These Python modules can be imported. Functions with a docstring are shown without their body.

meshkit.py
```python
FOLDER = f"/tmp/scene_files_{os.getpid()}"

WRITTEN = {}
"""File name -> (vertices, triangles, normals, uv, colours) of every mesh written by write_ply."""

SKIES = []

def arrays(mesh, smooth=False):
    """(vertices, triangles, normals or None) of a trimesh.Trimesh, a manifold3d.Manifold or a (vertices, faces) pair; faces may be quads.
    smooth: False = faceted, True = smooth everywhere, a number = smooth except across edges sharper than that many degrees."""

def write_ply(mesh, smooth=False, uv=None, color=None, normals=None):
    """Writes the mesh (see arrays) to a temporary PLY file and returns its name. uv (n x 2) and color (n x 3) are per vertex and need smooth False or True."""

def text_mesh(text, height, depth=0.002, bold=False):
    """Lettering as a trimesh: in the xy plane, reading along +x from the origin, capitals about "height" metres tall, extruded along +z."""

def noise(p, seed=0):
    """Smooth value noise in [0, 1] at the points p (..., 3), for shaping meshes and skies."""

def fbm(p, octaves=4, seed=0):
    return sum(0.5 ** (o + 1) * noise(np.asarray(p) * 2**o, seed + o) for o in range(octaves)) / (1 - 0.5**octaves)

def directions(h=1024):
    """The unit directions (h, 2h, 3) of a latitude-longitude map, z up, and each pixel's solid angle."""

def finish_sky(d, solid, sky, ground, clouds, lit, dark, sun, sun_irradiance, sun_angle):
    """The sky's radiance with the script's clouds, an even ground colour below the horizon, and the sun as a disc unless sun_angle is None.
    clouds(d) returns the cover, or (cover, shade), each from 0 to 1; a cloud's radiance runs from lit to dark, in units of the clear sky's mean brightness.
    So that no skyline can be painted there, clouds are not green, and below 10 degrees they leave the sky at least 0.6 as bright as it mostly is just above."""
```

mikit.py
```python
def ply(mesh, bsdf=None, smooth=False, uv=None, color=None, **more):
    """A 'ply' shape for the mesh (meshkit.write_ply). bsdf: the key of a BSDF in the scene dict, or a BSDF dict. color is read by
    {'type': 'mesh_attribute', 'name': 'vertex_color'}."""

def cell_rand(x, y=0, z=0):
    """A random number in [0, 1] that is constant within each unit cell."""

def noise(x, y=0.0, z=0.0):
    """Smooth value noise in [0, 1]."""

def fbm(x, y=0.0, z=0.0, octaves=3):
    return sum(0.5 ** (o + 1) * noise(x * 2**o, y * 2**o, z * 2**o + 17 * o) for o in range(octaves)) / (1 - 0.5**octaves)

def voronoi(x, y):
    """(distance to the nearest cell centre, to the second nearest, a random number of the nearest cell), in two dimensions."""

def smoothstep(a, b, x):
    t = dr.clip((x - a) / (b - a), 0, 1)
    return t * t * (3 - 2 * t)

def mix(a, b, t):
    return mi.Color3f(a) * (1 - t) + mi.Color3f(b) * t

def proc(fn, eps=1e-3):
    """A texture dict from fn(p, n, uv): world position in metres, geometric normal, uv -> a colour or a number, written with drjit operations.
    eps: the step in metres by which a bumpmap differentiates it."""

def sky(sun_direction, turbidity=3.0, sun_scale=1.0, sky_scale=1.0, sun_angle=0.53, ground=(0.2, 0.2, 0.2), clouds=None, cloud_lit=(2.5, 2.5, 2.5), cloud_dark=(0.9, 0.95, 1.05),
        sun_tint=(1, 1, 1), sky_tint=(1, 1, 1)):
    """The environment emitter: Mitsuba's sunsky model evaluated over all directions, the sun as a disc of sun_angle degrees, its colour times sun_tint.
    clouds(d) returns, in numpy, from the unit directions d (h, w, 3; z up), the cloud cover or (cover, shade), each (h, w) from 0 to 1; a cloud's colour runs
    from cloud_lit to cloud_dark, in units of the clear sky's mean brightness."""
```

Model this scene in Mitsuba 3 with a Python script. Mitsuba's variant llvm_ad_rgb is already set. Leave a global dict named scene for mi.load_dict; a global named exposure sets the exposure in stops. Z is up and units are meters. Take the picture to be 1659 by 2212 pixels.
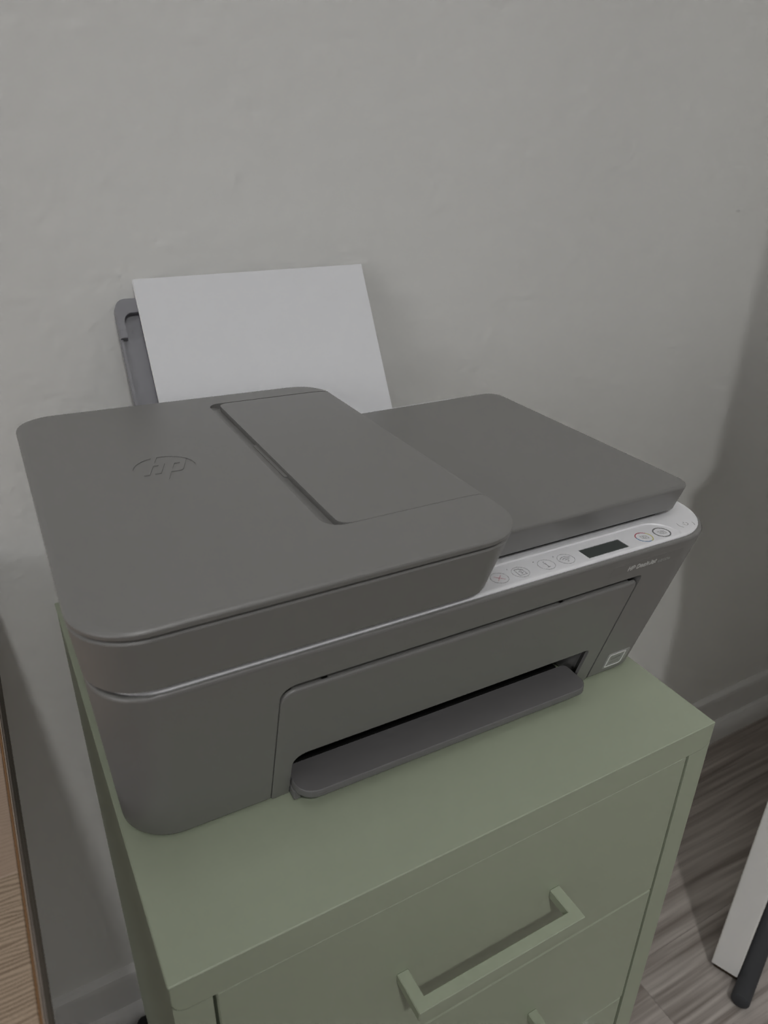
import math, random
import numpy as np, trimesh, manifold3d as m3
import drjit as dr
import mitsuba as mi
import mikit, meshkit
from mikit import ply, proc, noise, fbm, cell_rand, smoothstep, mix
from shapely.geometry import Polygon, Point, box as sbox, LineString
from shapely import affinity, union_all

random.seed(4); np.random.seed(4)
T = mi.ScalarTransform4f
scene, labels = {}, {}
H = 0.675                       # height of the cabinet top above the floor

# ------------------------------------------------------------------ camera, light, exposure
CAM = np.array([-0.02073, -0.25014, 0.39246 + H])
RIGHT = np.array([0.87387453, -0.48585079, 0.01709716])
DOWN = np.array([-0.20903179, -0.40726108, -0.88906925])
FWD = np.array([0.438918, 0.77336112, -0.45745335])
M = np.eye(4); M[:3, 0], M[:3, 1], M[:3, 2], M[:3, 3] = -RIGHT, -DOWN, FWD, CAM
scene['camera'] = {'type': 'thinlens', 'fov': 2 * math.degrees(math.atan(829.5 / 1623.76)), 'fov_axis': 'x', 'near_clip': 0.02, 'far_clip': 50,
                   'aperture_radius': 0.0013, 'focus_distance': 0.60, 'to_world': T(M)}
exposure = -0.25
LAMP = np.array([-0.22, -1.37, 2.46])      # unseen ceiling spotlight behind the camera, aimed to light the wall evenly
AIM = np.array([0.68, 0.42, -0.25])
LAMP_L = 455.0
FILL_FAR, FILL_NEAR = 2.0, 4.5
UNSEEN_WINDOW_L = 3.3

# ------------------------------------------------------------------ helpers
mf = m3.Manifold
def rr(x0, x1, y0, y1, r, n=10):
    """Corners of a rounded rectangle, radii front-left, front-right, back-right, back-left."""
    r = [r] * 4 if np.isscalar(r) else r
    c = [(x0 + r[0], y0 + r[0], 180), (x1 - r[1], y0 + r[1], 270), (x1 - r[2], y1 - r[2], 0), (x0 + r[3], y1 - r[3], 90)]
    out = []
    for (cx, cy, a0), q in zip(c, r):
        for i in range(n + 1):
            a = math.radians(a0 + 90 * i / n)
            out.append((cx + q * math.cos(a), cy + q * math.sin(a)))
    return np.array(out)
def loft(layers):
    return mf.hull_points(np.vstack([np.column_stack([p, np.full(len(p), z)]) for p, z in layers]))
def rbox(x0, x1, y0, y1, z0, z1, r=0.003, f=0.001, n=6):
    """A box with rounded upright corners and chamfered rims."""
    i = lambda d: rr(x0 + d, x1 - d, y0 + d, y1 - d, max(r - d, 1e-4), n)
    return loft([(i(f), z0), (i(0), z0 + f), (i(0), z1 - f), (i(f * .3), z1 - f * .3), (i(f), z1)])
def bx(x0, x1, y0, y1, z0, z1):
    return mf.cube([x1 - x0, y1 - y0, z1 - z0]).translate([x0, y0, z0])
def cbox(x0, x1, y0, y1, z0, z1, c=0.001):
    """A box with every edge chamfered."""
    p = []
    for a in (0, 1):
        for b in (0, 1):
            for d in (0, 1):
                X, Y, Z = (x0, x1)[a], (y0, y1)[b], (z0, z1)[d]
                sx, sy, sz = (1 - 2 * a) * c, (1 - 2 * b) * c, (1 - 2 * d) * c
                p += [(X + sx, Y + sy, Z), (X + sx, Y, Z + sz), (X, Y + sy, Z + sz)]
    return mf.hull_points(np.array(p))
def ext(poly, z0, z1):
    ms = [trimesh.creation.extrude_polygon(g, z1 - z0, engine='earcut') for g in getattr(poly, 'geoms', [poly]) if g.area > 1e-12]
    t = trimesh.util.concatenate(ms); t.apply_translation([0, 0, z0]); return t
def tm(m):
    if isinstance(m, trimesh.Trimesh): return m
    if isinstance(m, (list, tuple)): return trimesh.util.concatenate([tm(x) for x in m])
    q = m.to_mesh(); return trimesh.Trimesh(q.vert_properties[:, :3], q.tri_verts, process=False)
def man(t):
    return mf(m3.Mesh(np.asarray(t.vertices, np.float32), np.asarray(t.faces, np.uint32)))
def tube(pts, r, n=12, closed=False):
    pts = np.array(pts, float); N = len(pts); V, F = [], []
    tan = np.gradient(pts, axis=0); tan /= np.linalg.norm(tan, axis=1, keepdims=True)
    u = np.cross(tan[0], [0.3, 0.5, 0.81]); u /= np.linalg.norm(u)
    for i in range(N):
        u = u - tan[i] * (u @ tan[i]); u /= np.linalg.norm(u); w = np.cross(tan[i], u)
        a = np.arange(n) / n * 2 * math.pi
        V.append(pts[i] + r * (np.cos(a)[:, None] * u + np.sin(a)[:, None] * w))
    for i in range(N - 1):
        for j in range(n):
            a, b = i * n + j, i * n + (j + 1) % n
            F += [(a, b, b + n), (a, b + n, a + n)]
    V = np.vstack(V); c0, c1 = len(V), len(V) + 1
    V = np.vstack([V, pts[0], pts[-1]])
    for j in range(n):
        F += [(c0, (j + 1) % n, j), (c1, (N - 1) * n + j, (N - 1) * n + (j + 1) % n)]
    return trimesh.Trimesh(V, F, process=False)
def spline(pts, n=60):
    from scipy.interpolate import CubicSpline
    p = np.array(pts, float); d = np.r_[0, np.cumsum(np.linalg.norm(np.diff(p, axis=0), axis=1))]
    return CubicSpline(d, p)(np.linspace(0, d[-1], n))

def key(name):
    if name not in scene and not any(k.startswith(name + '__') for k in scene): return name
    i = 1
    while f'{name}_{i:03d}' in scene or any(k.startswith(f'{name}_{i:03d}__') for k in scene): i += 1
    return f'{name}_{i:03d}'
def put(name, mesh, mat, parent=None, smooth=30, xf=None, **lab):
    k = key((parent + '__' if parent else '') + name)
    t = tm(mesh).copy()
    if xf is not None: t.apply_transform(xf)
    scene[k] = ply(t, mat, smooth=smooth)
    if lab: labels[k] = lab
    return k
def thing(name, label, category, group=None):
    labels[name] = {'label': label, 'category': category, **({'group': group} if group else {})}
    return name

# ------------------------------------------------------------------ materials
def mat(k, color, rough=0.5, spec=0.5, bump=None, **kw):
    col = color if isinstance(color, dict) else {'type': 'rgb', 'value': list(color)}
    b = {'type': 'principled', 'base_color': col, 'roughness': rough, 'specular': spec, **kw}
    if bump: b = {'type': 'bumpmap', 'tex': proc(bump[0], bump[2]), 'scale': bump[1], 'bsdf': b}
    scene[k] = {'type': 'twosided', 'bsdf': b}
def wall_bump(p, n, uv):
    return fbm(p.x * 150 + p.y * 77, p.z * 150, p.y * 91, 2) + 0.6 * noise(p.x * 60 + p.y * 13, p.z * 70, p.y * 29)
def wall_col(p, n, uv):
    return mix((0.770, 0.768, 0.748), (0.795, 0.793, 0.775), fbm(p.x * 3, p.y * 3, p.z * 3, 3))
mat('wall_paint', proc(wall_col), 0.75, 0.25, bump=(wall_bump, 0.0008, 8e-4))
mat('ceiling_paint', (0.86, 0.86, 0.855), 0.9, 0.2)
mat('unseen_wall_grey', (0.30, 0.30, 0.31), 0.8, 0.2)
mat('trim_paint', (0.76, 0.755, 0.745), 0.45, 0.4)
def floor_col(p, n, uv):
    row, u = dr.floor((p.y + 0.045) / 0.19), p.x
    r = cell_rand(row, dr.floor((p.x - 0.62 + 10 * 1.22 + cell_rand(row, 5) * 1.22 * dr.select(dr.abs(row) < 0.5, 0, 1)) / 1.22), 7)
    streak = fbm(u * 5 + r * 40, p.y * 170 + fbm(u * 3, p.y * 8, r * 9, 2) * 5, r * 20, 4)
    wide = fbm(u * 2.2 + r * 9, p.y * 22 + 1.6 * noise(u * 4, p.y * 9), r * 5, 3)
    c = mix((0.215, 0.180, 0.160), (0.575, 0.525, 0.490), smoothstep(0.28, 0.74, 0.55 * streak + 0.45 * wide))
    return c * (0.72 + 0.5 * r)
mat('floor_laminate', proc(floor_col), 0.55, 0.4)
def oak_col(p, n, uv):
    row = dr.floor((p.y - 0.068) / 0.12)
    r = cell_rand(row, dr.floor(p.x / 0.6), 3)
    strong = dr.select(dr.abs(row * 0.5 - dr.floor(row * 0.5)) > 0.25, 1.0, 0.22)
    wob = fbm(p.x * 11 + r * 50, p.y * 30, r * 9, 3)
    g = 0.5 + 0.5 * dr.sin((p.y * 430 + p.x * 22 * (r - 0.3) + wob * 4.2 + 1.1 * noise(p.x * 60, p.y * 300, 3)) * 6.283)
    fine = fbm(p.x * 34, p.y * 700, r * 30, 3)
    a = smoothstep(0.35, 0.95, g * 0.62 + fine * 0.48) * strong
    return mix((0.345, 0.262, 0.198), (0.175, 0.122, 0.085), a) * (0.9 + 0.2 * fbm(p.x * 6, p.y * 9, r, 2)) * mix((0.90, 0.86, 0.86), (1.06, 1.06, 1.02), strong)
mat('oak', proc(oak_col), 0.45, 0.4)
mat('oak_pale', (0.33, 0.27, 0.22), 0.5, 0.4)
mat('oak_edge_band', (0.20, 0.105, 0.045), 0.5, 0.4)
mat('oak_side', proc(lambda p, n, uv: mix((0.20, 0.17, 0.15), (0.13, 0.11, 0.095), smoothstep(0.4, 0.6, fbm(p.y * 6, p.z * 400, 0, 3)))), 0.6, 0.3)
def grain(p, n, uv): return noise(p.x * 2200, p.y * 2200, p.z * 2200)
mat('dark_plastic', (0.160, 0.158, 0.153), 0.42, 1.0)
mat('dark_plastic_satin', (0.154, 0.152, 0.147), 0.38, 0.9)
mat('tray_plastic', (0.135, 0.132, 0.134), 0.42, 0.6)
mat('support_plastic', (0.215, 0.215, 0.235), 0.42, 0.5)
mat('panel_plastic', (0.70, 0.70, 0.72), 0.32, 0.5)
mat('gap_black', (0.012, 0.012, 0.012), 0.8, 0.1)
mat('lcd_glass', (0.052, 0.060, 0.057), 0.12, 0.5)
mat('print_grey', (0.15, 0.15, 0.155), 0.5, 0.3)
mat('print_pale', (0.34, 0.34, 0.345), 0.5, 0.3)
mat('print_red', (0.40, 0.12, 0.15), 0.5, 0.3)
mat('print_yellow', (0.52, 0.50, 0.22), 0.5, 0.3)
mat('print_blue', (0.16, 0.25, 0.40), 0.5, 0.3)
mat('letter_silver', (0.50, 0.50, 0.49), 0.4, 0.5)
mat('badge_silver', (0.62, 0.62, 0.61), 0.35, 0.5)
mat('badge_dark', (0.26, 0.265, 0.255), 0.4, 0.5)
mat('paper', (0.78, 0.785, 0.81), 0.8, 0.1)
mat('paper_edge', proc(lambda p, n, uv: mix((0.80, 0.80, 0.81), (0.68, 0.68, 0.69), smoothstep(.4, .6, noise((p.y * .875 - p.z * .48) * 6000, p.x * 20, 0)))), 0.8, 0.1)
mat('green_paint', (0.325, 0.363, 0.272), 0.46, 0.6)
mat('green_paint_dark', (0.10, 0.11, 0.075), 0.6, 0.3)
mat('chrome', (0.75, 0.75, 0.76), 0.25, 0.5, metallic=0.9)
mat('door_paint', (0.89, 0.885, 0.875), 0.45, 0.4)
mat('foam_black', (0.050, 0.052, 0.057), 0.7, 0.3)
mat('rubber_black', (0.012, 0.012, 0.013), 0.5, 0.4)
mat('dark_brown_matte', (0.05, 0.035, 0.02), 0.9, 0.1)  # dark brown of the floor base and the stopper web
mat('canvas', (0.16, 0.14, 0.12), 0.9, 0.1)

# ------------------------------------------------------------------ the room
YW = 0.425
X0, X1, Y0, ZC = -2.3, 1.41, -3.4, 2.76
def struct(k, mesh, m, smooth=False, **kw):
    put(k, mesh, m, smooth=smooth); labels[k] = {'kind': 'structure', **kw}
struct('wall_back', bx(X0, X1, YW, YW + .1, 0, ZC), 'wall_paint', label='off-white textured wall behind the printer')
struct('wall_left', bx(X0 - .1, X0, Y0, YW, 0, ZC), 'wall_paint')
struct('wall_right', bx(X1, X1 + .1, Y0, YW, 0, ZC), 'wall_paint')
struct('unseen_wall_front', bx(X0, X1, Y0 - .1, Y0, 0, ZC), 'unseen_wall_grey')  # out of view, grey so that less light bounces onto the fronts
struct('ceiling', bx(X0, X1, Y0, YW, ZC, ZC + .1), 'ceiling_paint')
# floor: laminate boards on a base
struct('floor', bx(X0, X1, Y0, YW, -.05, -.008), 'dark_brown_matte', label='grey-brown wood laminate floor')
rng = random.Random(2)
for j in range(-18, 3):
    ya, yb = -0.045 + .19 * j, min(-0.045 + .19 * (j + 1), YW)
    if yb - ya < .01 or ya < Y0: continue
    off = 0.62 if j == 0 else 0.62 + rng.uniform(.15, 1.05)
    k = math.floor((X0 - off) / 1.22)
    while off + k * 1.22 < X1:
        a, b = max(off + k * 1.22, X0), min(off + (k + 1) * 1.22, X1); k += 1
        if b - a > .02: put('board', cbox(a + .0001, b - .0001, ya + .0001, yb - .0001, -.008, 0, .0004), 'floor_laminate', 'floor', smooth=False)
# baseboard with a quarter round in front of it
def profile_x(poly, x0, x1):
    t = trimesh.creation.extrude_polygon(Polygon(poly), x1 - x0, engine='earcut')
    v = t.vertices.copy(); t.vertices = np.column_stack([v[:, 2] + x0, v[:, 0], v[:, 1]])
    t.fix_normals(); return t
bb = [(YW, .0), (YW - .012, 0), (YW - .012, .082), (YW - .009, .090), (YW - .004, .094), (YW, .095)]
q = [(YW - .012, 0)] + [(YW - .012 - .020 * math.cos(a), .034 * math.sin(a)) for a in np.linspace(0, math.pi / 2, 9)]
struct('baseboard_back', profile_x(bb, X0, X1), 'trim_paint', smooth=30)
put('quarter_round', profile_x(q, X0, X1), 'trim_paint', 'baseboard_back', smooth=40)

# unseen ceiling spotlight, and ceiling panels added as fill
def spotlight(p, aim, L, r=0.065, label=None):
    k = key('unseen_spotlight')
    d = (aim - p) / np.linalg.norm(aim - p)
    F = trimesh.geometry.align_vectors([0, 0, 1], d); F[:3, 3] = p
    can = trimesh.creation.revolve(np.array([(.0, -.11), (.045, -.11), (r + .008, -.085), (r + .008, .16), (r + .001, .16), (r + .001, -.004), (.0, -.004)]), sections=48)
    put('can', can, 'rubber_black', k, smooth=30, xf=F)
    lens = trimesh.creation.cylinder(r, .004, sections=48)
    kk = put('lens', lens, 'panel_plastic', k, smooth=False, xf=F)
    scene[kk]['emitter'] = {'type': 'area', 'radiance': {'type': 'rgb', 'value': [L, L * .998, L * .975]}}
    put('stem', tube([p - d * .10, [p[0], p[1], ZC - .004]], .008), 'trim_paint', k, smooth=30)
    put('canopy', rbox(-.05, .05, -.05, .05, -.012, 0, .049, .003).translate([p[0], p[1], ZC]), 'trim_paint', k, smooth=30)
    labels[k] = {'label': label, 'category': 'ceiling light'}
spotlight(LAMP, AIM, LAMP_L, label='unseen black ceiling spotlight behind the viewer, lighting the wall and the green cabinet')
def fill_panel(x, y, w, d, L, label):  # glowing panel added as fill
    k = key('fill_panel')
    put('frame', bx(x - .02, x + w + .02, y - .02, y + d + .02, ZC - .02, ZC - .001) - bx(x, x + w, y, y + d, ZC - .03, ZC + .01), 'trim_paint', k, smooth=False)
    kk = put('diffuser', bx(x, x + w, y, y + d, ZC - .015, ZC - .008), 'panel_plastic', k, smooth=False)
    scene[kk]['emitter'] = {'type': 'area', 'radiance': {'type': 'rgb', 'value': [L * .98, L * .99, L]}}
    labels[k] = {'label': label, 'category': 'ceiling light'}
fill_panel(-.60, -2.60, .9, .6, FILL_FAR, 'added rectangular fill panel on the ceiling at the far end of the room')
fill_panel(-.25, -.55, .6, .5, FILL_NEAR, 'added square fill panel on the ceiling straight above the green cabinet')

# window out of view, placed to light the cabinet side and under the table
put('frame', bx(X0 - .02, X0 + .03, -1.75, -.45, .85, 2.15) - bx(X0 - .03, X0 + .04, -1.70, -.50, .90, 2.10), 'trim_paint', 'unseen_window_1', smooth=False)
put('mullion', bx(X0 - .01, X0 + .025, -1.12, -1.08, .90, 2.10), 'trim_paint', 'unseen_window_1', smooth=False)
for a in (-1.70, -1.08):
    kk = put('pane', bx(X0 + .004, X0 + .010, a, a + .58, .90, 2.10), 'panel_plastic', 'unseen_window_1', smooth=False)
    scene[kk]['emitter'] = {'type': 'area', 'radiance': {'type': 'rgb', 'value': [UNSEEN_WINDOW_L, UNSEEN_WINDOW_L, UNSEEN_WINDOW_L * 1.02]}}
labels['unseen_window_1'] = {'kind': 'structure'}

# ------------------------------------------------------------------ the filing cabinet
W, D = 0.41, 0.392
C = thing('filing_cabinet', 'sage green metal filing cabinet with bar handles carrying the printer', 'filing cabinet')
shell = bx(.0006, W - .0006, .0, D, .0, H - .0012)
shell -= bx(.0215, W - .0215, -.01, .36, .045, H - .0225)          # the bay of the drawers
# folded top sheet with a lip over the front, its ends rounded
top = cbox(0, W, 0, D, H - .0012, H, .0007)
lip = affinity.scale(Polygon(rr(.0008, W - .0008, -.0232, .02, [.009, .009, .001, .001], 8)), 1, 1).intersection(sbox(0, -.03, W, 0))
def to_front(t, y1):
    t = tm(t).copy(); v = t.vertices; t.vertices = np.column_stack([v[:, 0], y1 - v[:, 2], v[:, 1] + H]); t.fix_normals(); return t
shell -= man(to_front(ext(Polygon(rr(.0001, W - .0001, -.0237, .02, [.0095, .0095, .001, .001], 8)), -.0016, .01), .0))
shell = shell + bx(.0006, W - .0006, .0016, .0218, H - .0238, H - .0012)
put('body', shell, 'green_paint', C, smooth=False)
lt = to_front(ext(lip.intersection(sbox(0, -.03, W, -.0003)), 0, .0012), .0011)
put('top_sheet', [top, lt], 'green_paint', C, smooth=20)
def handle(dw, x0, x1, z):
    s, d = .0086, .0278
    p = Polygon([(x0, 0), (x0, -d), (x1, -d), (x1, 0), (x1 - s, 0), (x1 - s, -d + s), (x0 + s, -d + s), (x0 + s, 0)])
    c = .0006
    parts = [ext(p.buffer(-c, join_style=2), z - s, z - s + c), ]
    a = mf.hull_points(np.vstack([tm(cbox(x0, x1, -d, -d + s, z - s, z, c)).vertices]))
    b = cbox(x0, x0 + s, -d, .0004, z - s, z, c); e = cbox(x1 - s, x1, -d, .0004, z - s, z, c)
    put('handle', (a + b + e), 'green_paint', dw, smooth=False)
zt = [H - .0238, H - .1750, H - .3262]
zb = [H - .1738, H - .3250, .052]
for i in range(3):
    k = key(C + '__drawer')
    e = .0014
    face = cbox(.0236, W - .0236 - (0 if i < 2 else .0012), .0002, .020, zb[i], zt[i], .0009)
    box_ = bx(.035, W - .035, .019, .34, zb[i] + .02, zt[i] - .03)
    scene[k] = ply(tm([face, box_]), 'green_paint', smooth=False)
    handle(k, .1375, .2737, H - (.0962 if i == 0 else .2490 if i == 1 else .4005))
lk = trimesh.creation.cylinder(.0075, .010, sections=32); lk.apply_transform(trimesh.transformations.rotation_matrix(math.pi / 2, [1, 0, 0]))
lk.apply_translation([.3505, -.0045, H - .348])
put('lock', lk, 'chrome', C, smooth=30, label='small silver lock cylinder')

# ------------------------------------------------------------------ the printer (local frame, then turned and set on the cabinet)
TH = math.radians(-1.2)
PX = np.eye(4); PX[:2, :2] = [[math.cos(TH), -math.sin(TH)], [math.sin(TH), math.cos(TH)]]; PX[:3, 3] = [0, .0875, H]
P = thing('printer', 'dark grey all-in-one printer with a document feeder on the green cabinet', 'printer')
def pp(name, mesh, m, parent=P, smooth=30, **lab): return put(name, mesh, m, parent, smooth, PX, **lab)
SL = -.0415 / .145
def yf(z): return .0025 + SL * z
def front_outline(z, inset=0., back=0.):
    t = z / .145
    return rr(.003 - .0073 * t + inset, .4175 + .008 * t - inset, yf(z) + inset, .262 + .022 * t - inset - back, [.033, .030 + .008 * t, .03, .03], 14)
# to and from the sloping front plane: (x, z up the face, depth out of the face)
FN = np.array([0, -1, SL]) / math.hypot(1, SL)
def on_front(t, lift=0.):
    """A mesh drawn in (x, z, out) set on the sloping front."""
    t = tm(t).copy(); v = t.vertices
    t.vertices = np.column_stack([v[:, 0], yf(v[:, 1]) + FN[1] * (v[:, 2] + lift), v[:, 1] + FN[2] * (v[:, 2] + lift)])
    t.fix_normals(); return t
body = loft([(front_outline(.0018, .002), .0018), (front_outline(.003), .003), (front_outline(.1405), .1405), (front_outline(.1424, .0010), .1424), (front_outline(.1431, .0020), .1431)])
cut = man(on_front(ext(Polygon(rr(.0902, .3572, -.012, .1184, [.001, .001, .004, .010], 8)), -.008, .03)))
slot = man(on_front(ext(Polygon(rr(.0902, .3572, .09, .1184, [.001, .001, .004, .010], 8)), -.045, .03)))
bay = man(on_front(ext(Polygon(rr(.0985, .347, -.012, .047, .006, 6)), -.05, .03))) + bx(.0985, .347, .0, .17, .0025, .050)
body = body - cut - slot - bay
# the slot for the paper at the back
KP = (.412 - .348) / (.2743 - .159)
def yp(z): return .331 + KP * (z - .274)
sl_pts = [(x, yp(z) + o, z) for x in (.083, .322) for z in (.02, .20) for o in (-.006, .014)]
body -= mf.hull_points(np.array(sl_pts))
pp('body', body, 'dark_plastic', smooth=32)
for (x, y) in ((.04, .05), (.38, .05), (.05, .235), (.37, .235)):
    f = trimesh.creation.cylinder(.009, .0022, sections=24); f.apply_translation([x, y, .0011]); pp('foot', f, 'rubber_black')
# white-grey deck with the control panel on it
DZ = .145
def deck_outline(z, i=0.): return front_outline(z, .0012 + i)
deck = loft([(front_outline(.142, .0030), .1425), (front_outline(.142, .0026), .1436), (front_outline(.142, .0028), .1442), (front_outline(.142, .0034), .1447), (front_outline(.142, .0046), DZ)])
keypad = Polygon(rr(-.02, .3855, -.060, -.0118, [.001, .006, .0165, .001], 14))
keypad = keypad.intersection(Polygon(front_outline(.142, .0060)))
deck -= loft([(np.array(keypad.exterior.coords)[:-1], DZ - .0008), (np.array(keypad.buffer(.0007).exterior.coords)[:-1], DZ + .00001), (np.array(keypad.buffer(.0007).exterior.coords)[:-1], DZ + .01)])
lcd_hole = sbox(.3052, -.0302, .3404, -.0187)
deck -= man(ext(lcd_hole, DZ - .01, DZ + .01))
deck -= mf.hull_points(np.array(sl_pts))
CP = pp('control_panel', deck, 'panel_plastic', smooth=32, label='pale grey control panel')
ZK = DZ - .0008
pp('display', ext(lcd_hole.buffer(.0004), DZ - .0018, DZ - .0013), 'lcd_glass', CP, smooth=False, label='dark unlit display')
def flat(poly, m, name, h=.00012, z=ZK, **lab): return pp(name, ext(poly, z - .0001, z + h), m, CP, smooth=False, **lab)
def ring(x, y, r, w, a0=0, a1=360):
    a = np.radians(np.linspace(a0, a1, max(8, int(abs(a1 - a0) / 6)))); full = abs(a1 - a0) >= 359.9
    if full: return Point(x, y).buffer(r, 24).difference(Point(x, y).buffer(r - w, 24))
    return LineString(np.column_stack([x + (r - w / 2) * np.cos(a), y + (r - w / 2) * np.sin(a)])).buffer(w / 2, cap_style=2)
def line(pts, w=.0003): return LineString(pts).buffer(w / 2, cap_style=2, join_style=2)
yb_ = -.0240
# cancel
b = flat(ring(.2382, yb_, .0059, .00022), 'print_grey', 'button')
c = .0026
pp('cross', ext(union_all([line([(.2382 - c, yb_ - c), (.2382 + c, yb_ + c)], .00036), line([(.2382 - c, yb_ + c), (.2382 + c, yb_ - c)], .00036)]), ZK - .0001, ZK + .00012), 'print_red', CP, smooth=False, label='red cross')
# resume: a page with an arrow
x = .2542
page = [(x - .0026, yb_ + .0036), (x + .0010, yb_ + .0036), (x + .0028, yb_ + .0018), (x + .0028, yb_ - .0034), (x - .0026, yb_ - .0034), (x - .0026, yb_ + .0036)]
arrow = [line([(x - .0012, yb_ + .0006), (x - .0012 + .0018, yb_ + .0006), (x + .0006, yb_ - .0016)], .00032), line([(x - .0004, yb_ - .0007), (x + .0006, yb_ - .0018), (x + .0016, yb_ - .0007)], .00032)]
flat(union_all([ring(x, yb_, .0059, .00022), line(page, .00034), line([(x + .0010, yb_ + .0036), (x + .0010, yb_ + .0018), (x + .0028, yb_ + .0018)], .0003)] + arrow), 'print_grey', 'button')
# information
x = .2748
flat(union_all([ring(x, yb_, .0059, .00022), Point(x - .0001, yb_ + .0031).buffer(.00042), line([(x - .0009, yb_ + .0016), (x, yb_ + .0016), (x, yb_ - .0030)], .00042), line([(x - .0011, yb_ - .0030), (x + .0011, yb_ - .0030)], .0004)]), 'print_grey', 'button')
# wireless
x = .2908
flat(union_all([ring(x, yb_, .0059, .00022), Point(x, yb_ - .0026).buffer(.00045)] + [ring(x, yb_ - .0026, r, .0004, 40, 140) for r in (.0022, .0039, .0056)]), 'print_grey', 'button')
flat(union_all([Point(a, q_).buffer(.00042) for a, q_ in ((.2482, -.0178), (.2688, -.0180), (.2848, -.0182))]), 'print_grey', 'indicator')
# small symbols under the display
flat(union_all([line([(.3330, -.0337), (.3337, -.0323)], .0003), ring(.3333, -.0330, .0008, .0002), Point(.3394, -.0331).buffer(.0006), line([(.3450, -.0330), (.3462, -.0326)], .0003)]), 'print_pale', 'symbol')
# colour and black copy buttons
def copy_icon(x, y):
    return union_all([line([(x - .0022, y + .0018), (x + .0012, y + .0018), (x + .0012, y - .0012), (x - .0022, y - .0012), (x - .0022, y + .0018)], .00036), line([(x - .0006, y + .0010), (x + .0026, y + .0010), (x + .0026, y - .0022), (x - .0006, y - .0022), (x - .0006, y + .0010)], .00036), line([(x - .0016, y), (x, y)], .0003)])
x, y = .3585, -.0250
flat(ring(x, y, .0064, .0008, 40, 165), 'print_red', 'button', label='three-colour ring of the copy button')
flat(ring(x, y, .0064, .0008, -75, 40), 'print_yellow', 'button_arc')
flat(ring(x, y, .0064, .0008, 165, 285), 'print_blue', 'button_arc')
flat(copy_icon(x, y), 'print_pale', 'symbol')
x, y = .3749, -.0252
flat(ring(x, y, .0064, .0009), 'print_grey', 'button', label='dark ring of the copy button')
flat(copy_icon(x, y), 'print_pale', 'symbol')
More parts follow.
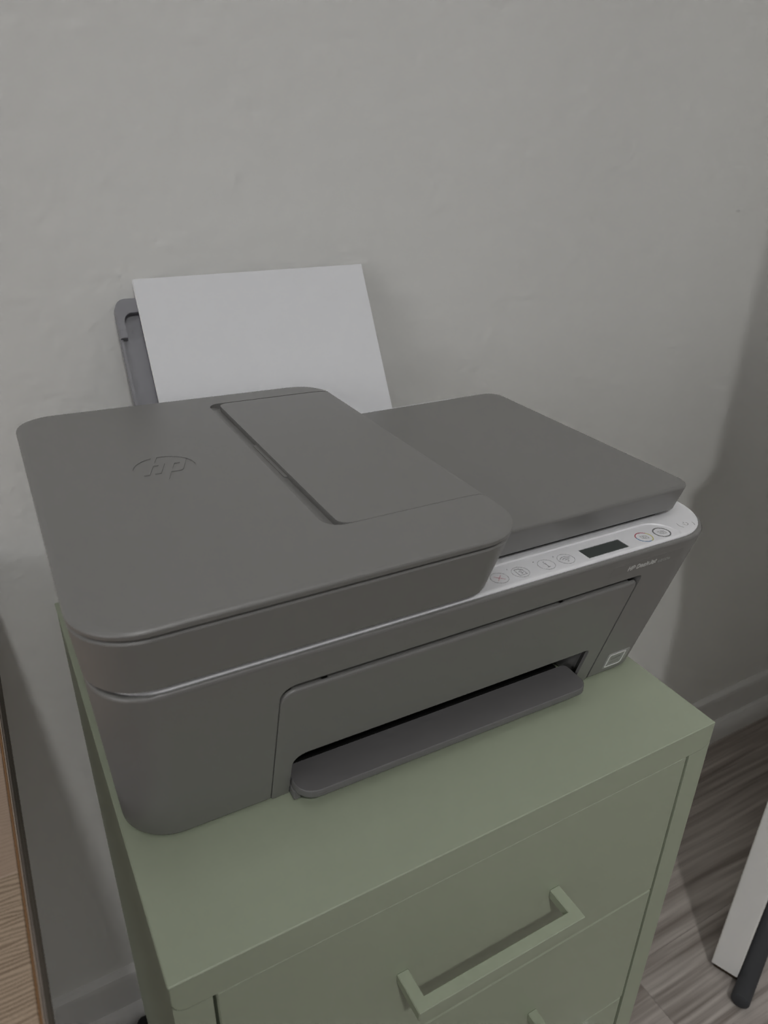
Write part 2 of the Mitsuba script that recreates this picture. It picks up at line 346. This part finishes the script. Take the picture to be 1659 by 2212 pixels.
# power
x, y = .3986, -.0245
flat(union_all([ring(x, y, .0064, .0003, 150, 215), ring(x, y, .0064, .0003, -40, 0), ring(x, y, .0021, .0004, -220, 40), line([(x, y + .0008), (x, y + .0027)], .0004)]), 'print_pale', 'button', z=DZ)

# scanner lid
def lid_shift(t):
    v = t.vertices.copy(); v[:, 2] -= .004 * np.clip(v[:, 1] / .228, 0, 1.1); t.vertices = v; return t
def lid_outline(z, i=0.):
    t = (z - .149) / .021
    return rr(.10 + i, .4075 + .003 * t - i, -.0098 - .0055 * t + i, .226 + .002 * t - i, [.004, .011, .014, .004], 12)
lid = loft([(lid_outline(.1490, .0008), .1490), (lid_outline(.1498), .1498), (lid_outline(.1675), .1675), (lid_outline(.1688, .0005), .1688), (lid_outline(.1697, .0016), .1697), (lid_outline(.1700, .0035), .1700)])
pp('scanner_lid', lid_shift(tm(lid.refine_to_length(.03))), 'dark_plastic_satin', smooth=35)
pp('lid_gap_shade', rbox(.105, .396, -.0045, .215, DZ - .0002, .1492, .008, .0004), 'gap_black', smooth=False)  # black block in the lid gap, its colour standing for shade

# document feeder
def adf_shift(t):
    v = t.vertices.copy(); s = np.clip((v[:, 2] - .150) / .04, 0, 1)
    v[:, 2] -= s * .0045 * np.clip(v[:, 0] / .24, 0, 1.1) * np.clip(v[:, 1] / .25, 0, 1.1); t.vertices = v; return t
def adf_outline(z, i=0., right=0.):
    t = (z - .1485) / .0445
    return rr(-.0045 - .0035 * t + i, .228 + .012 * t - i - right, -.0393 - .0137 * t + i, .250 + .006 * t - i, [.031 + .002 * t, .024 + .010 * t, .022, .026], 16)
adf = loft([(adf_outline(.1485, .001), .1485), (adf_outline(.1495), .1495), (adf_outline(.1855), .1855), (adf_outline(.1866, .0009), .1866)])
groove = loft([(adf_outline(.186, .0030), .186), (adf_outline(.189, .0030), .189)])
AF = pp('document_feeder', adf_shift(tm((adf + groove).refine_to_length(.03))), 'dark_plastic', smooth=32)
pp('feeder_gap_shade', loft([(adf_outline(.1485, .006), DZ - .0004), (adf_outline(.1485, .006), .1488)]), 'gap_black', smooth=False)  # black under the feeder in place of the shade in its gap
cov = loft([(adf_outline(.1882, .0006), .1882), (adf_outline(.1888), .1888), (adf_outline(.1915, .0, .0012), .1915), (adf_outline(.1926, .0006, .0040), .1926), (adf_outline(.1932, .0018, .0085), .1932), (adf_outline(.1934, .0040, .0150), .1934)])
door_area = Polygon(rr(.1412, .30, -.0008, .2325, [.008, .001, .001, .007], 10))
recess = Polygon(rr(.1328, .30, -.0012, .2340, [.012, .001, .001, .009], 10))
cut2 = man(ext(recess, .1900, .21))
ramp = mf.hull_points(np.array([(.1312, yv, zv) for yv in (-.02, .25) for zv in (.1929, .180)] + [(.1470, yv, .1868) for yv in (-.02, .25)] + [(.1470, yv, .18) for yv in (-.02, .25)]))
cover = cov - (man(ext(recess, .1865, .21)) - ramp)
# the round mark: a sunk disc, the two slanted letters left standing
def sk(u, y): return (u + .38 * (y - .114), y)
def pl(q_): return Polygon([sk(*a) for a in q_])
hh = union_all([pl([(.0576, .1140), (.0576, .1450), (.0613, .1450), (.0613, .1140)]), pl([(.0605, .1272), (.0605, .1310), (.0672, .1310), (.0684, .1298), (.0684, .1140), (.0647, .1140), (.0647, .1272)])])
pq = union_all([pl([(.0713, .0980), (.0713, .1310), (.0750, .1310), (.0750, .0980)]), pl([(.0745, .1265), (.0745, .1310), (.0812, .1310), (.0825, .1298), (.0825, .1150), (.0813, .1138), (.0745, .1138), (.0745, .1176), (.0788, .1176), (.0788, .1265)])])
disc = Point(.0724, .1213).buffer(.0198, 40).difference(union_all([hh, pq]))
for g in getattr(disc, 'geoms', [disc]):
    cover -= man(ext(g, .1934 - .0006, .20))
pp('top_cover', adf_shift(tm(cover.refine_to_length(.03))), 'dark_plastic', AF, smooth=25)
dcut = man(ext(door_area, .17, .21))
ftop = loft([(adf_outline(.1882, .0010), .1882), (adf_outline(.1890), .1890), (adf_outline(.1915, .0, .0012), .1915), (adf_outline(.1926, .0006, .0040), .1926), (adf_outline(.1932, .0018, .0085), .1932), (adf_outline(.1934, .0040, .0150), .1934)])
dr_ = ftop ^ dcut
pp('input_flap', adf_shift(tm(dr_.refine_to_length(.03))), 'dark_plastic', AF, smooth=25)
pp('flap_tab', adf_shift(tm(rbox(.1390, .1425, .0810, .1425, .1885, .1905, .001, .0004))), 'dark_plastic_satin', AF, smooth=30)

# front door with its opening
def plate(poly, t0, t1, f=.0009):
    return trimesh.util.concatenate([ext(poly, t0, t1 - f), ext(poly.buffer(-f * .35), t1 - f - .0001, t1 - f * .4), ext(poly.buffer(-f, join_style=1), t1 - f * .4 - .0001, t1)])
def door_rr(d): return rr(.0908 + d * .4, .3566 - d * .4, .0008, .1115 - d, [.0006, .0006, .0035, .009], 8)
fd = loft([(door_rr(0), -.0027), (door_rr(0), -.0018), (door_rr(.0004), -.0009), (door_rr(.0010), -.0004), (door_rr(.0018), -.0002)])
fd -= man(ext(Polygon(rr(.1030, .3425, -.02, .0436, [.001, .001, .004, .010], 8)), -.01, .01))
FD = pp('front_door', on_front(fd), 'dark_plastic', smooth=32)
for a, b_ in ((.0980, .1165), (.1205, .2885), (.2925, .3500)):
    pp('latch_rail', on_front(rbox(a, b_, .098, .1116, -.0046, -.0029, .0006, .0004)), 'dark_plastic_satin', FD, smooth=30)
# output tray
tr = loft([(rr(.1052, .3402, -.0165, .0115, [.013, .010, .004, .004], 10), .0092), (rr(.1042, .3412, -.0175, .0115, [.014, .011, .004, .004], 10), .0100), (rr(.1042, .3412, -.0175, .0115, [.014, .011, .004, .004], 10), .0142), (rr(.1050, .3404, -.0167, .0115, [.0132, .0102, .004, .004], 10), .0150)])
OT = pp('output_tray', tr, 'tray_plastic', smooth=30, label='extended dark output tray')
pp('tray_base', rbox(.106, .339, .0, .16, .0030, .0080, .002, .0006) + bx(.106, .339, .0, .011, .0075, .0095), 'gap_black', OT, smooth=False)  # black base in the recess behind the tray edge
pp('tray_bracket', rbox(.1035, .1085, -.0060, .05, .0018, .0095, .001, .0005), 'tray_plastic', OT, smooth=30)
# name plate
pp('name_strip', on_front(ext(Polygon(rr(.3225, .3875, .1258, .1348, .0012, 5)), -.0003, .00010)), 'dark_plastic_satin', smooth=False)
def lettering(text, x, z, h, w, name, m, bold=True):
    t = meshkit.text_mesh(text, h, .0002, bold); s = w / t.bounds[1, 0]
    t.apply_scale([s, 1, 1]); t.apply_translation([x, z, 0]); pp(name, on_front(t, .0001), m, smooth=False)
lettering('HP DeskJet', .3378, .1275, .0039, .0262, 'name_lettering', 'letter_silver')
lettering('4200e', .3655, .1268, .0026, .0122, 'model_lettering', 'badge_dark', False)
# square badge low on the right of the front
bg = mf.hull_points(np.vstack([np.array([(a, b_, -.0002) for a, b_ in rr(.3696, .3930, .0062, .0260, [.003, .008, .003, .002], 6)]), np.array([(a, b_, .0009) for a, b_ in rr(.3700, .3872, .0102, .0256, [.0012, .0025, .0008, .0022], 6)])]))
BD = pp('badge', on_front(bg), 'badge_dark', smooth=30, label='small square grey badge')
fr = Polygon(rr(.3700, .3872, .0102, .0256, [.0012, .0025, .0008, .0022], 6))
pp('badge_rim', on_front(ext(fr.difference(fr.buffer(-.0010)), .0008, .0012)), 'badge_silver', BD, smooth=False)
pp('badge_print', on_front(ext(union_all([LineString([(.3742, .0195), (.3828, .0205)]).buffer(.0008), LineString([(.3738, .0150), (.3825, .0156)]).buffer(.0005)]), .0008, .0010)), 'dark_plastic', BD, smooth=False)

# rear paper support, tilted as the paper
AX = np.array([1, 0, 0.]); AU = np.array([0, KP, 1.]) / math.hypot(KP, 1); AN = np.cross(AX, AU)    # x, up the sheet, out of the sheet towards the viewer
def on_rear(t, off):
    """(x, height z along the tilted plane, out) -> printer frame."""
    t = tm(t).copy(); v = t.vertices; L = math.hypot(KP, 1)
    t.vertices = np.column_stack([v[:, 0], yp(v[:, 1]) + off, v[:, 1]]) + v[:, 2:3] * AN
    t.fix_normals(); return t
RS = pp('paper_support', on_rear(loft([(rr(.0862, .316, .10, .2596, [.002, .002, .008, .009], 8), -.0085), (rr(.0862, .316, .10, .2596, [.002, .002, .008, .009], 8), -.0062), (rr(.0866, .3156, .10, .2592, [.002, .002, .008, .009], 8), -.0058)]), .0055), 'support_plastic', smooth=30, label='grey tilted paper support at the back')
fp = Polygon(rr(.0862, .316, .2310, .2596, [.0005, .0005, .008, .009], 8)).difference(Polygon(rr(.0920, .310, .20, .2490, [.001, .001, .006, .007], 8)))
pp('support_frame', on_rear(plate(fp, -.0060, .0010, .0006), .0055), 'support_plastic', RS, smooth=20)
for a in (.0864, .3140):
    pp('support_rail', on_rear(bx(a, a + .0018, .12, .2308, -.0060, -.0030), .0055), 'support_plastic', RS, smooth=False)

# ------------------------------------------------------------------ paper in the rear feed
K = thing('paper_stack', 'stack of white sheets standing in the rear feed of the printer', 'paper')
def sheet(x0, x1, z0, z1, a, b): return on_rear(bx(x0, x1, z0, z1, a, b), .0)
zz0 = .274 - .279 * AU[2]
put('sheets', sheet(.1044, .3172, zz0 - .001, .2738, -.0026, -.0003), 'paper_edge', K, smooth=False, xf=PX)
put('top_sheet', sheet(.1050, .3178, zz0, .2744, -.0002, .0), 'paper', K, smooth=False, xf=PX)

# ------------------------------------------------------------------ the wooden table on the left
TZ = H + .045; TX = -.0512
TB = thing('wooden_table', 'oak topped table against the wall to the left of the green cabinet', 'table')
for j in range(-12, 5):
    ya, yb = .068 + .12 * j, .068 + .12 * (j + 1)
    ya, yb = max(ya, -.30), min(yb, YW - .003)
    if yb - ya < .004: continue
    cuts = [-.85, -.85 + rng.uniform(.25, .45), TX - .0032]
    for a, b_ in zip(cuts[:-1], cuts[1:]):
        put('board', cbox(a, b_, ya, yb, TZ - .030, TZ, .0004), 'oak', TB, smooth=False)
put('core_strip', cbox(TX - .0019, TX - .0012, -.30, YW - .003, TZ - .033, TZ - .0004, .0002), 'oak_pale', TB, smooth=False)
put('edge_band', cbox(TX - .0031, TX - .0019, -.30, YW - .003, TZ - .033, TZ - .0002, .0003), 'oak_edge_band', TB, smooth=False, label='orange-brown edge band')
put('side_strip', cbox(TX - .0012, TX, -.30, YW - .003, TZ - .034, TZ - .0012, .0003), 'oak_side', TB, smooth=False)
for (x, y) in ((-.82, -.27), (-.82, .36), (-.28, -.27), (-.28, .36)):
    put('leg', cbox(x, x + .05, y, y + .05, 0, TZ - .030, .002), 'oak_side', TB, smooth=False)

# ------------------------------------------------------------------ the open white door on the right with its foam draught stopper
DC = np.array([.7255, .0920]); dd = np.array([.93, .37]); dd /= np.linalg.norm(dd); dn = np.array([dd[1], -dd[0]])   # dn points to the viewer's side
DM = np.eye(4); DM[:2, 0], DM[:2, 1], DM[:2, 3] = dd, dn, DC
DL = .70
slab = loft([(rr(0, DL, 0, .036, .002, 4), .012), (rr(0, DL, 0, .036, .002, 4), 2.03)])
chip = mf.hull_points(np.array([(a, b_, c_) for a, b_, c_ in ((-.0, .0335, .0), (.03, .0335, .0), (.0, .045, .0), (.03, .045, .0), (.004, .0345, .05), (.012, .045, .034), (.0, .045, .028))]))
put('door_1', slab - chip, 'door_paint', smooth=30, xf=DM)
labels['door_1'] = {'kind': 'structure', 'label': 'open white door standing right of the green cabinet, its edge to the viewer'}
hnd = [tube([(.075, .002, .84), (.075, -.055, .84)], .010), tube([(.075, -.055, .84), (.09, -.062, .84), (.22, -.062, .84)], .008)]
put('door_handle', hnd, 'chrome', 'door_1', smooth=30, xf=DM)
S = thing('draft_stopper', 'black foam draught stopper along the foot of the white door', 'draft stopper')
def roll(x0, x1, y, z, r):
    a = np.r_[np.linspace(0, math.pi / 2, 6)]
    xs = [x0 + r * .35 * (1 - math.sin(t)) for t in a[::-1]] ; rs = [r * max(math.cos(t), .02) for t in a[::-1]]
    pts = []
    V = trimesh.creation.revolve(np.array([(0, 0)] + [(r * math.sin(t), .35 * r * (1 - math.cos(t))) for t in a] + [(r, x1 - x0), (0, x1 - x0)]), sections=32)
    V.apply_transform(trimesh.transformations.rotation_matrix(math.pi / 2, [0, 1, 0])); V.apply_translation([x0, y, z]); return V
put('tube', roll(-.034, DL, .0485, .0122, .0122), 'foam_black', S, smooth=40, xf=DM)
put('web', cbox(.004, DL, .004, .05, .002, .0055, .0005), 'dark_brown_matte', S, smooth=False, xf=DM)
# bag on the back handle of the door: out of view, placed for the shadow it casts on the wall
Bg = thing('unseen_bag', 'unseen tan bag on the far handle of the white door, shading the wall', 'bag')
bag = loft([(rr(.048, .33, -.070, -.055, .007, 6), .832), (rr(.060, .34, -.066, -.030, .014, 6), .72), (rr(.085, .34, -.058, -.012, .015, 6), .585), (rr(.11, .32, -.040, -.012, .012, 6), .545)])
put('sack', bag, 'canvas', Bg, smooth=40, xf=DM)
put('strap', tube(spline([(.10, -.062, .83), (.125, -.062, .848), (.15, -.0625, .8535), (.175, -.062, .848), (.20, -.062, .83)], 40), .005), 'canvas', Bg, smooth=40, xf=DM)

# ------------------------------------------------------------------ cords on the floor behind the table
G = thing('power_cord', 'black cord and plugs lying against the baseboard left of the green cabinet', 'cord')
yc = .372
put('plug', rbox(-.012, .014, yc - .012, yc + .012, .0, .047, .008, .005), 'rubber_black', G, smooth=40)
put('plug', rbox(-.046, -.026, yc - .012, yc + .010, .0, .040, .007, .005), 'rubber_black', G, smooth=40)
put('cable', tube(spline([(-.6, .36, .004), (-.30, .33, .004), (-.12, .35, .004), (-.06, .352, .006), (-.036, .362, .012)], 70), .0038), 'rubber_black', G, smooth=40)
put('cable', tube(spline([(-.7, .30, .004), (-.33, .28, .004), (-.10, .32, .004), (-.02, .340, .006), (-.003, .362, .014)], 70), .0038), 'rubber_black', G, smooth=40)
